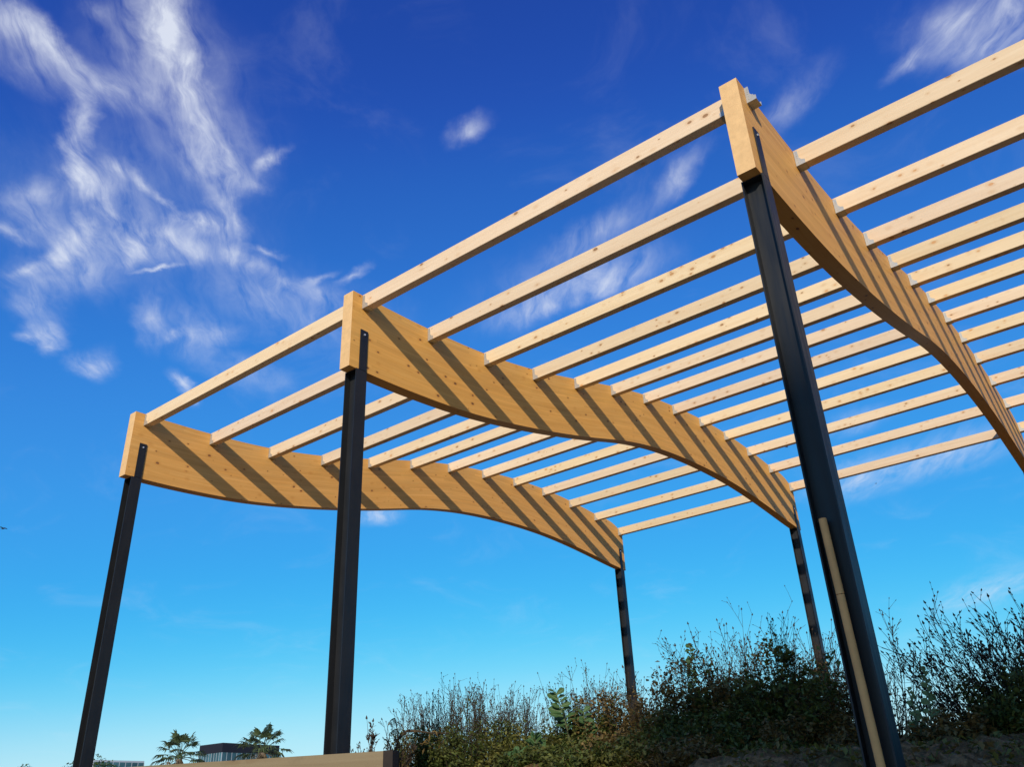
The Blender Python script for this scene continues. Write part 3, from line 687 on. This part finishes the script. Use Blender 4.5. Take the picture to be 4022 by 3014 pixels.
# middle stand, in front of the far left column
BL = [(-35.3, 12.6, 8.0, 16, .20), (-34.7, 12.9, 8.3, 26, .30), (-33.6, 12.7, 8.9, 26, .24), (-32.5, 12.9, 8.2, 34, .34), (-31.4, 12.6, 7.9, 24, .28)]
BT = ['open dry weed right of the gap of sky, leftmost of the middle stand', 'dry weed behind the big leaved plant of the middle stand', 'dark dry weed with the tallest bristly stem of the middle stand',
      'fine dry weed between the dark bristly weed and the far left column', 'dry weed in front of the foot of the far left column']
for i, (a, d, e, n, sp) in enumerate(BL): weed(a, d, e, BT[i], n, sp, seed=80 + i, leaves=[260, 300, 900, 300, 300][i], leafm=[M_LEAFB, M_LEAFG, M_LEAFG, M_LEAFG, M_LEAFB][i], bud=.013, group='dry weeds in front of the far left column', low=.6)
leafy_plant(-34.95, 11.3, 7.5, 'tall green plant with big ribbed leaves left of the far left column', 27, 90, scale=1.05, zlow=.34, stems=1, up=.5)
leafy_plant(-34.0, 11.2, 6.1, 'shorter big leaved green plant beside the tall ribbed one', 18, 91, scale=1.0, zlow=.35, up=.55)
bush(-33.7, 11.6, 6.3, 'brown green tangled shrub below the big leaved plants', 2400, .55, M_LEAFG, 92)
bush(-31.8, 11.4, 7.0, 'rusty brown shrub wrapped round the foot of the far left column', 2600, .50, M_LEAFB, 93)
bush(-31.5, 10.4, 4.4, 'dark brown shrub at the bottom edge below the far left column', 2800, .60, M_LEAFB, 94)
bush(-35.2, 10.9, 3.9, 'olive brown ground shrub under the tall ribbed plant', 2200, .55, M_LEAFO, 95)
weed(-29.9, 12.4, 6.3, 'low thin weed in the dip right of the far left column', 20, .34, seed=97, leaves=300, leafm=M_LEAFG, group='dry weeds between the two far columns')
weed(-28.9, 11.4, 7.2, 'loose leafy weed on the left flank of the big brown mound', 22, .30, seed=98, leaves=500, leafm=M_LEAFG, group='dry weeds between the two far columns')
# big mound between the far columns
CL = [(-28.0, 10.9, 9.5, 22, .26, .020), (-25.6, 10.8, 8.9, 22, .30, .014), (-23.95, 10.6, 11.7, 26, .34, .016), (-22.5, 10.7, 10.4, 34, .36, .014), (-21.1, 10.9, 10.5, 34, .36, .014), (-19.8, 11.2, 9.6, 26, .32, .014), (-18.2, 11.4, 8.6, 30, .40, .013)]
CT = ['dry weed with round thistle like heads at the left shoulder of the big mound', 'thin twiggy weed in the saddle of the big mound', 'tallest weed of the big mound, a spike of dark twigs',
      'twiggy dark weed on top of the big mound right of its tallest spike', 'twiggy weed on the mound just left of the far middle column', 'thin weed at the foot of the far middle column', 'fine weed between the far middle column and the nearest column']
for i, (a, d, e, n, sp, bu) in enumerate(CL): weed(a, d, e, CT[i], n, sp, seed=110 + i, leaves=300, leafm=[M_LEAFB, M_LEAFB, M_LEAFG][i % 3], bud=bu, group='dry weeds on the big mound', low=.6, fan=.34, twig=1.2)
leafy_plant(-26.75, 10.5, 10.0, 'dark climbing plant with small round leaves on the left shoulder of the mound', 60, 130, ROUND, up=.2, zlow=.45, stems=2, scale=1.0)
bush(-27.0, 10.3, 8.1, 'brown dense shrub forming the left side of the big mound', 3400, .62, M_LEAFB, 131)
bush(-24.4, 10.2, 9.2, 'reddish brown dense shrub in the middle of the big mound', 3800, .66, M_LEAFB, 132)
bush(-22.0, 10.0, 9.0, 'dark green leafy shrub on the right side of the big mound', 3200, .60, M_LEAFG, 133, ls=(.04, .09))
bush(-20.2, 10.5, 8.4, 'brown dry shrub round the foot of the far middle column', 2800, .42, M_LEAFB, 134)
bush(-28.6, 9.9, 5.6, 'dark leafy shrub at the lower left of the big mound', 2800, .60, M_LEAFG, 135)
bush(-25.8, 9.4, 5.2, 'dark undergrowth shrub below the middle of the big mound', 3200, .72, M_LEAFG, 136)
bush(-22.6, 9.3, 4.7, 'dark undergrowth shrub at the lower right of the big mound', 3000, .66, M_LEAFB, 137)
bush(-19.6, 9.8, 4.8, 'dark low shrub left of the nearest column', 2200, .50, M_LEAFB, 138)
# low growth along the front of the bank
for i, (a, d, e, n, rd, mm, tx) in enumerate([(-34.6, 9.8, 3.95, 1300, .42, M_LEAFO, 'low olive tuft along the front of the bank under the big leaved plants'), (-32.4, 9.5, 3.9, 1400, .42, M_LEAFB, 'low brown tuft along the front of the bank under the far left column'),
        (-30.0, 9.3, 4.1, 1500, .42, M_LEAFG, 'low green tuft along the front of the bank in the dip of the weeds'), (-27.6, 9.0, 3.75, 1400, .40, M_LEAFB, 'low brown tuft at the front foot of the big mound, left end'),
        (-25.0, 8.8, 3.5, 1300, .40, M_LEAFG, 'low green tuft at the front foot of the big mound, middle'),
        (-36.2, 9.6, 3.9, 1300, .40, M_LEAFG, 'low green tuft at the bottom edge below the dip of sky'), (-33.5, 8.7, 3.5, 1200, .36, M_LEAFG, 'foremost low green tuft below the big leaved plants'),
        (-31.2, 8.6, 3.45, 1200, .36, M_LEAFO, 'foremost olive tuft below the far left column'), (-29.0, 8.5, 3.3, 1200, .36, M_LEAFB, 'foremost brown tuft below the dip between the columns')]):
    bush(a, d, e, tx, n, rd, mm, 180 + i, group='low tufts along the front of the bank', twigs=26, sx=1.4)
# right of the nearest column
weed(-15.9, 10.2, 9.9, 'slender arching weed just right of the nearest column', 9, .16, seed=150, leaves=60, leafm=M_LEAFG, group='dry weeds right of the nearest column', twig=1.3, bud=.016, fan=.25)
weed(-15.7, 10.0, 6.0, 'low fine weed between the nearest column and the paddle leaved plant', 18, .25, seed=151, leaves=200, leafm=M_LEAFG, group='dry weeds right of the nearest column')
leafy_plant(-14.25, 8.9, 7.15, 'upright green plant with paddle leaves right of the nearest column', 19, 152, PADDLE, scale=1.0, zlow=.1, up=1.0, stems=2)
leafy_plant(-14.75, 8.9, 6.0, 'smaller paddle leaved plant at the left foot of the upright one', 12, 153, PADDLE, scale=.9, zlow=.15, up=1.0, stems=2)
DL = [(-12.9, 9.5, 6.2, 16, .24), (-11.3, 9.3, 9.5, 9, .20), (-10.0, 9.2, 10.4, 13, .26), (-9.0, 9.3, 9.7, 18, .28), (-7.9, 9.2, 9.4, 24, .32), (-6.6, 9.1, 10.5, 36, .36)]
DT = ['low fine weed right of the paddle leaved plant', 'arching dry weed leaning left, first of the right stand', 'tallest arching dry weed of the right stand, buds at its tips', 'dry weed with dark seed heads in the middle of the right stand',
      'dense dry weed in the right stand beside the last one', 'dense dry weed at the right edge of the picture']
for i, (a, d, e, n, sp) in enumerate(DL): weed(a, d, e, DT[i], n, sp, lean=((-.1, -.42, -.42, -.36, -.30, -.26)[i], -.03), seed=160 + i, leaves=320, leafm=M_LEAFG, bud=.018, group='dry weeds of the right stand', low=.45, fan=.30, twig=1.25, thick=1.1)
bush(-7.2, 8.9, 7.0, 'dark dense shrub at the right edge under the weeds', 3600, .62, M_LEAFG, 170)
bush(-9.6, 8.9, 4.9, 'dark low shrub under the arching weeds of the right stand', 2600, .60, M_LEAFG, 171)
bush(-12.1, 8.8, 4.3, 'brown low tuft of leaves between the paddle leaved plant and the right stand', 1700, .50, M_LEAFB, 172)

# creeping plants and stones over the bank
r = random.Random(77); Q = MB(); Q2 = MB()
for i in range(1700):
    x = r.uniform(6.9, 14.3); y = r.uniform(-2.2, 3.4); cl = r.random()
    if math.sin(x * 2.1) + math.sin(y * 2.7 + x) < r.uniform(-1.6, 1.2) - .4: continue
    for j in range(r.randint(5, 15)):
        px, py = x + r.gauss(0, .09), y + r.gauss(0, .09); blade([Q, Q2][cl > .6], r, (px, py, hz(px, py) + r.uniform(.0, .06)), r.uniform(.04, .10), r.uniform(.010, .026))
tag(Q.obj('creeping_plants', M_LEAFO), 'patchy low creeping plants over the dirt bank', 'ground cover', kind='stuff')
tag(Q2.obj('dry_litter', M_LEAFB), 'dry brown leaf litter strewn over the dirt bank', 'leaf litter', kind='stuff')
M_STONE = plain('bank_stone', (0.24, 0.19, 0.14), 0.9, 0, 0.3, 9.0, 0.2, 0.2)
S = MB()
for i in range(2600):
    x = r.uniform(6.6, 14.4); y = r.uniform(-2.5, 2.6); q = r.uniform(.008, .026) * (2.2 if r.random() < .06 else 1); z = hz(x, y)
    k = len(S.v); n = 6
    ring = [(x + math.cos(j) * q * r.uniform(.7, 1.2), y + math.sin(j) * q * r.uniform(.7, 1.2)) for j in [6.283 * c / n for c in range(n)]]
    S.v += [(p[0], p[1], z - .02) for p in ring] + [(x + (p[0] - x) * .75, y + (p[1] - y) * .75, z + q * r.uniform(.35, .75)) for p in ring]
    for j in range(n): S.f.append((k + j, k + (j + 1) % n, k + n + (j + 1) % n, k + n + j)); S.m.append(0)
    S.f.append(tuple(k + n + j for j in range(n))); S.m.append(0)
tag(S.obj('stones', M_STONE), 'small stones and clods scattered on the dirt bank', 'stones', kind='stuff')

# ------------------------------------------------------------------ beyond: palms, office buildings, street trees, birds
M_FROND = leafy('palm_frond', (0.045, 0.075, 0.028), (0.075, 0.095, 0.035), .8, .5, .2)
M_DEAD = leafy('dead_frond', (0.16, 0.12, 0.07), (0.10, 0.075, 0.045), .8, .8, .1)
M_TRUNK = plain('palm_trunk', (0.13, 0.10, 0.075), .9, 0, .3, 5.0, .2, .3)
def palm(az, d, el_c, label, rad, seed):
    r = random.Random(seed); x, y = polar(az, d); Hc = 1.6 + d * math.tan(R_(el_c))
    t = thing('palm_tree', label, 'palm tree', (x, y, 0), 'fan palms in front of the dark topped building')
    a = MB(); a.tube([(0, 0, 0), (.1, 0, Hc * .4), (.05, .05, Hc * .8), (0, 0, Hc)], [.36, .27, .22, .24], 12); a.obj('trunk', M_TRUNK, t, True)
    sk = MB()
    for i in range(150):
        an = r.uniform(0, 6.28); z = Hc - r.uniform(.0, 1.5); q = .23; p = (math.cos(an) * q, math.sin(an) * q, z)
        e = (math.cos(an) * (q + r.uniform(.15, .6)), math.sin(an) * (q + r.uniform(.15, .6)), z - r.uniform(.3, .9)); w = .05
        sk.face([(p[0] - w, p[1], p[2]), (p[0] + w, p[1], p[2]), (e[0] + w, e[1], e[2]), (e[0] - w, e[1], e[2])])
    tag(sk.obj('dead_skirt', M_DEAD, t), kind='stuff')
    n = 26
    for i in range(n):
        an = i * 2.39996 + r.uniform(-.2, .2); f = i / n; el = R_(78 - 105 * f + r.uniform(-8, 8)); L = rad * r.uniform(.52, .72)
        d0 = (math.cos(an) * math.cos(el), math.sin(an) * math.cos(el), math.sin(el)); base = (0, 0, Hc + .1)
        mid = vadd(base, d0, L * .55); tip = vadd(base, d0, L); tip = (tip[0], tip[1], tip[2] - L * .10)
        q = MB(); q.tube([base, mid, tip], [.035, .025, .018], 4)
        side = vnorm((-d0[1], d0[0], 0.0)); dn = vnorm((tip[0] - mid[0], tip[1] - mid[1], tip[2] - mid[2]))
        ns = 15
        for s in range(ns):        # fan of folded segments with drooping thread tips
            th = (s / (ns - 1) - .5) * R_(200); ll = rad * (.52 - .15 * abs(th)) * r.uniform(.85, 1.1)
            dv = vnorm(tuple(dn[c] * math.cos(th) + side[c] * math.sin(th) for c in range(3)))
            m1 = vadd(tip, dv, ll * .55); m1 = (m1[0], m1[1], m1[2] - ll * .06); e = vadd(tip, dv, ll * .92); e = (e[0], e[1], e[2] - ll * r.uniform(.22, .55))
            nn = vnorm((side[1] * dv[2] - side[2] * dv[1] + .3, side[2] * dv[0] - side[0] * dv[2], side[0] * dv[1] - side[1] * dv[0] + .3)); w = rad * .030
            u = vnorm((dv[1] * nn[2] - dv[2] * nn[1], dv[2] * nn[0] - dv[0] * nn[2], dv[0] * nn[1] - dv[1] * nn[0]))
            q.face([tip, vadd(m1, u, w), e, vadd(m1, u, -w)])
        q.obj('frond', M_FROND if f < .85 else M_DEAD, t)
palm(-58.62, 85, 3.9, 'fan palm with spiky crown left of the dark topped building', 2.55, 1)
palm(-53.95, 82, 4.15, 'fan palm with drooping crown in front of the dark topped building', 2.55, 2)

M_FASC = plain('dark_cladding', (0.010, 0.011, 0.018), .7, 0, .1, .2, .3)
M_PANE = plain('green_glass', (0.035, 0.085, 0.095), .18, 0, .35, .25, .7, obj_var=.45)
M_MULL = plain('pale_mullion', (0.42, 0.46, 0.48), .5, .2, .05, 1.0)
M_CORE = plain('building_core', (0.05, 0.055, 0.06), .8, 0, .1, 1.0)
def facade(t, p, u, n, w, z0, z1, npanes, glass, rail):
    """row of panes with mullions along direction u from p, facing n; built as boxes in place"""
    ang = math.atan2(u[1], u[0])
    pw = w / npanes
    a = MB(); a.box((.06, 0, z0), (pw - .06, .06, z1)); gme = a.mesh('window_pane', glass)
    a = MB(); a.box((-.055, -.05, z0), (.055, .10, z1)); mme = a.mesh('mullion', M_MULL)
    for i in range(npanes + 1):
        q = (p[0] + u[0] * pw * i, p[1] + u[1] * pw * i, 0)
        if i < npanes: o = link('window_pane', gme, t, q); o.rotation_euler = (0, 0, ang)
        o = link('mullion', mme, t, q); o.rotation_euler = (0, 0, ang)
    if rail:
        a = MB(); a.box((0, -.06, rail - .08), (w, .0, rail + .08)); o = a.obj('window_rail', M_MULL, t, loc=p); o.rotation_euler = (0, 0, ang)
def dark_building():
    # corner nearest the viewer at bearing -56.3, 260 m off
    D = 260; cx_, cy_ = polar(-56.28, D); top = 1.6 + D * math.tan(R_(4.75)); bot = 1.6 + D * math.tan(R_(4.23))
    lx, ly = polar(-57.56, 268); rx, ry = polar(-53.0, 273)
    t = thing('office_tower', 'glass office building with dark flat top band between the two palms', 'building', (cx_, cy_, 0))
    L = ((lx - cx_), (ly - cy_)); Rv = ((rx - cx_), (ry - cy_)); wl2 = math.hypot(*L); wr = math.hypot(*Rv)
    far = (L[0] + Rv[0], L[1] + Rv[1])
    def shrink(k): 
        c = (far[0] / 2, far[1] / 2); return [((p[0] - c[0]) * k + c[0], (p[1] - c[1]) * k + c[1]) for p in ((0, 0), Rv, far, L)]
    a = MB(); a.prism(shrink(1.004), 'Z', bot, top); a.obj('top_band', M_FASC, t)
    a = MB(); a.prism(shrink(.985), 'Z', 0, bot - .01); a.obj('wall', M_CORE, t)
    ur = (Rv[0] / wr, Rv[1] / wr); ul = (L[0] / wl2, L[1] / wl2)
    z0 = bot - 4.2
    facade(t, (0, 0, 0), ur, None, wr, z0, bot - .02, 12, M_PANE, bot - 2.3)
    facade(t, (L[0], L[1], 0), (-ul[0], -ul[1]), None, wl2, z0, bot - .02, 9, M_PANE, bot - 2.3)
dark_building()
def low_building():
    D = 230; lx, ly = polar(-63.15, D); rx, ry = polar(-60.5, 236); top = 1.6 + D * math.tan(R_(3.93))
    t = thing('glass_building', 'low glass office building behind the green street tree', 'building', (lx, ly, 0))
    Rv = (rx - lx, ry - ly); w = math.hypot(*Rv); u = (Rv[0] / w, Rv[1] / w); n = (-u[1], u[0])
    bx_, by_ = polar(-63.75, 246); Lv = (bx_ - lx, by_ - ly)
    a = MB(); a.prism([(n[0] * .2, n[1] * .2), (Rv[0] + n[0] * .2, Rv[1] + n[1] * .2), (Rv[0] + n[0] * 14, Rv[1] + n[1] * 14), Lv], 'Z', 0, top - .4); a.obj('wall', plain('pale_wall', (.42, .42, .40), .8, 0, .08, .3), t)
    a = MB(); a.prism([(0, 0), Rv, (Rv[0] + n[0] * 14.3, Rv[1] + n[1] * 14.3), (Lv[0] + n[0] * .2, Lv[1] + n[1] * .2)], 'Z', top - .395, top); a.obj('roof_edge', M_MULL, t)
    facade(t, (0, 0, 0), u, n, w, top - 4.5, top - .41, 8, M_PANE, None)
low_building()

M_CROWN = leafy('street_tree_leaf', (0.060, 0.105, 0.026), (0.095, 0.135, 0.035), .9, .5, .3)
def street_tree(az, d, el, label, rad, n, seed):
    r = random.Random(seed); x, y = polar(az, d); H = 1.6 + d * math.tan(R_(el)); t = thing('street_tree', label, 'tree', (x, y, 0), 'street trees far on the left')
    a = MB(); a.tube([(0, 0, 0), (.1, 0, H * .4), (0, .1, H * .75)], [.22, .17, .10], 8)
    cl = []
    for i in range(14):
        an = r.uniform(0, 6.28); q = rad * r.uniform(.2, .75); c = (math.cos(an) * q, math.sin(an) * q, H - rad * .35 - r.uniform(0, rad * 1.0)); cl.append((c, r.uniform(.3, .5) * rad))
        a.tube([(0, .05, H * .6), ((c[0]) * .5, c[1] * .5, (H * .6 + c[2]) / 2 + .2), c], [.08, .05, .02], 5)
    cl.append(((0, 0, H - rad * .42), rad * .42))
    a.obj('trunk', M_TRUNK, t)
    Q = MB()
    for i in range(n):
        c, q = r.choice(cl); dv = vnorm((r.gauss(0, 1), r.gauss(0, 1), r.gauss(0, 1))); p = vadd(c, dv, q * r.random() ** .4)
        blade(Q, r, p, r.uniform(.16, .30), r.uniform(.05, .09))
    tag(Q.obj('crown', M_CROWN, t), kind='stuff')
street_tree(-62.6, 72, 4.0, 'sunlit green street tree in front of the low glass building', 2.6, 5000, 5)
street_tree(-66.62, 78, 3.78, 'tip of a small green tree at the bottom left corner', 1.6, 2500, 6)

M_BIRD = plain('bird_black', (0.012, 0.012, 0.016), .7, 0, .2)
def bird(az, el, d, label, s, head):
    x, y = polar(az, d); z = 1.6 + d * math.tan(R_(el)); t = thing('bird', label, 'bird', (x, y, z), None); t.rotation_euler = (0, 0, head); t.scale = (s, s, s)
    a = MB(); a.tube([(-.5, 0, 0), (-.36, 0, .0), (-.1, 0, 0), (.2, 0, .01), (.36, 0, .02), (.46, 0, .01), (.56, 0, -.01)], [.03, .07, .13, .12, .07, .07, .01], 8); a.obj('body', M_BIRD, t, True)
    for sd_ in (-1, 1):
        a = MB()
        P = [(.22, .08 * sd_, .03), (.10, .45 * sd_, .16), (-.12, .85 * sd_, .10), (-.20, .42 * sd_, .12), (-.14, .08 * sd_, .02)]
        a.face(P); a.face([(p[0], p[1], p[2] - .02) for p in P][::-1]); a.obj('wing', M_BIRD, t)
    a = MB(); a.face([(-.45, .04, 0), (-.45, -.04, 0), (-.78, -.11, .01), (-.70, 0, .01), (-.78, .11, .01)]); a.obj('tail', M_BIRD, t)
bird(-70.29, 16.25, 60, 'dark bird in flight at the left edge of the sky', .36, R_(12))
bird(-18.67, 21.06, 55, 'tiny dark bird seen between the slats left of the nearest column', .20, R_(50))
bird(-13.67, 17.88, 70, 'tiny dark bird under the last slat right of the nearest column', .15, R_(30))
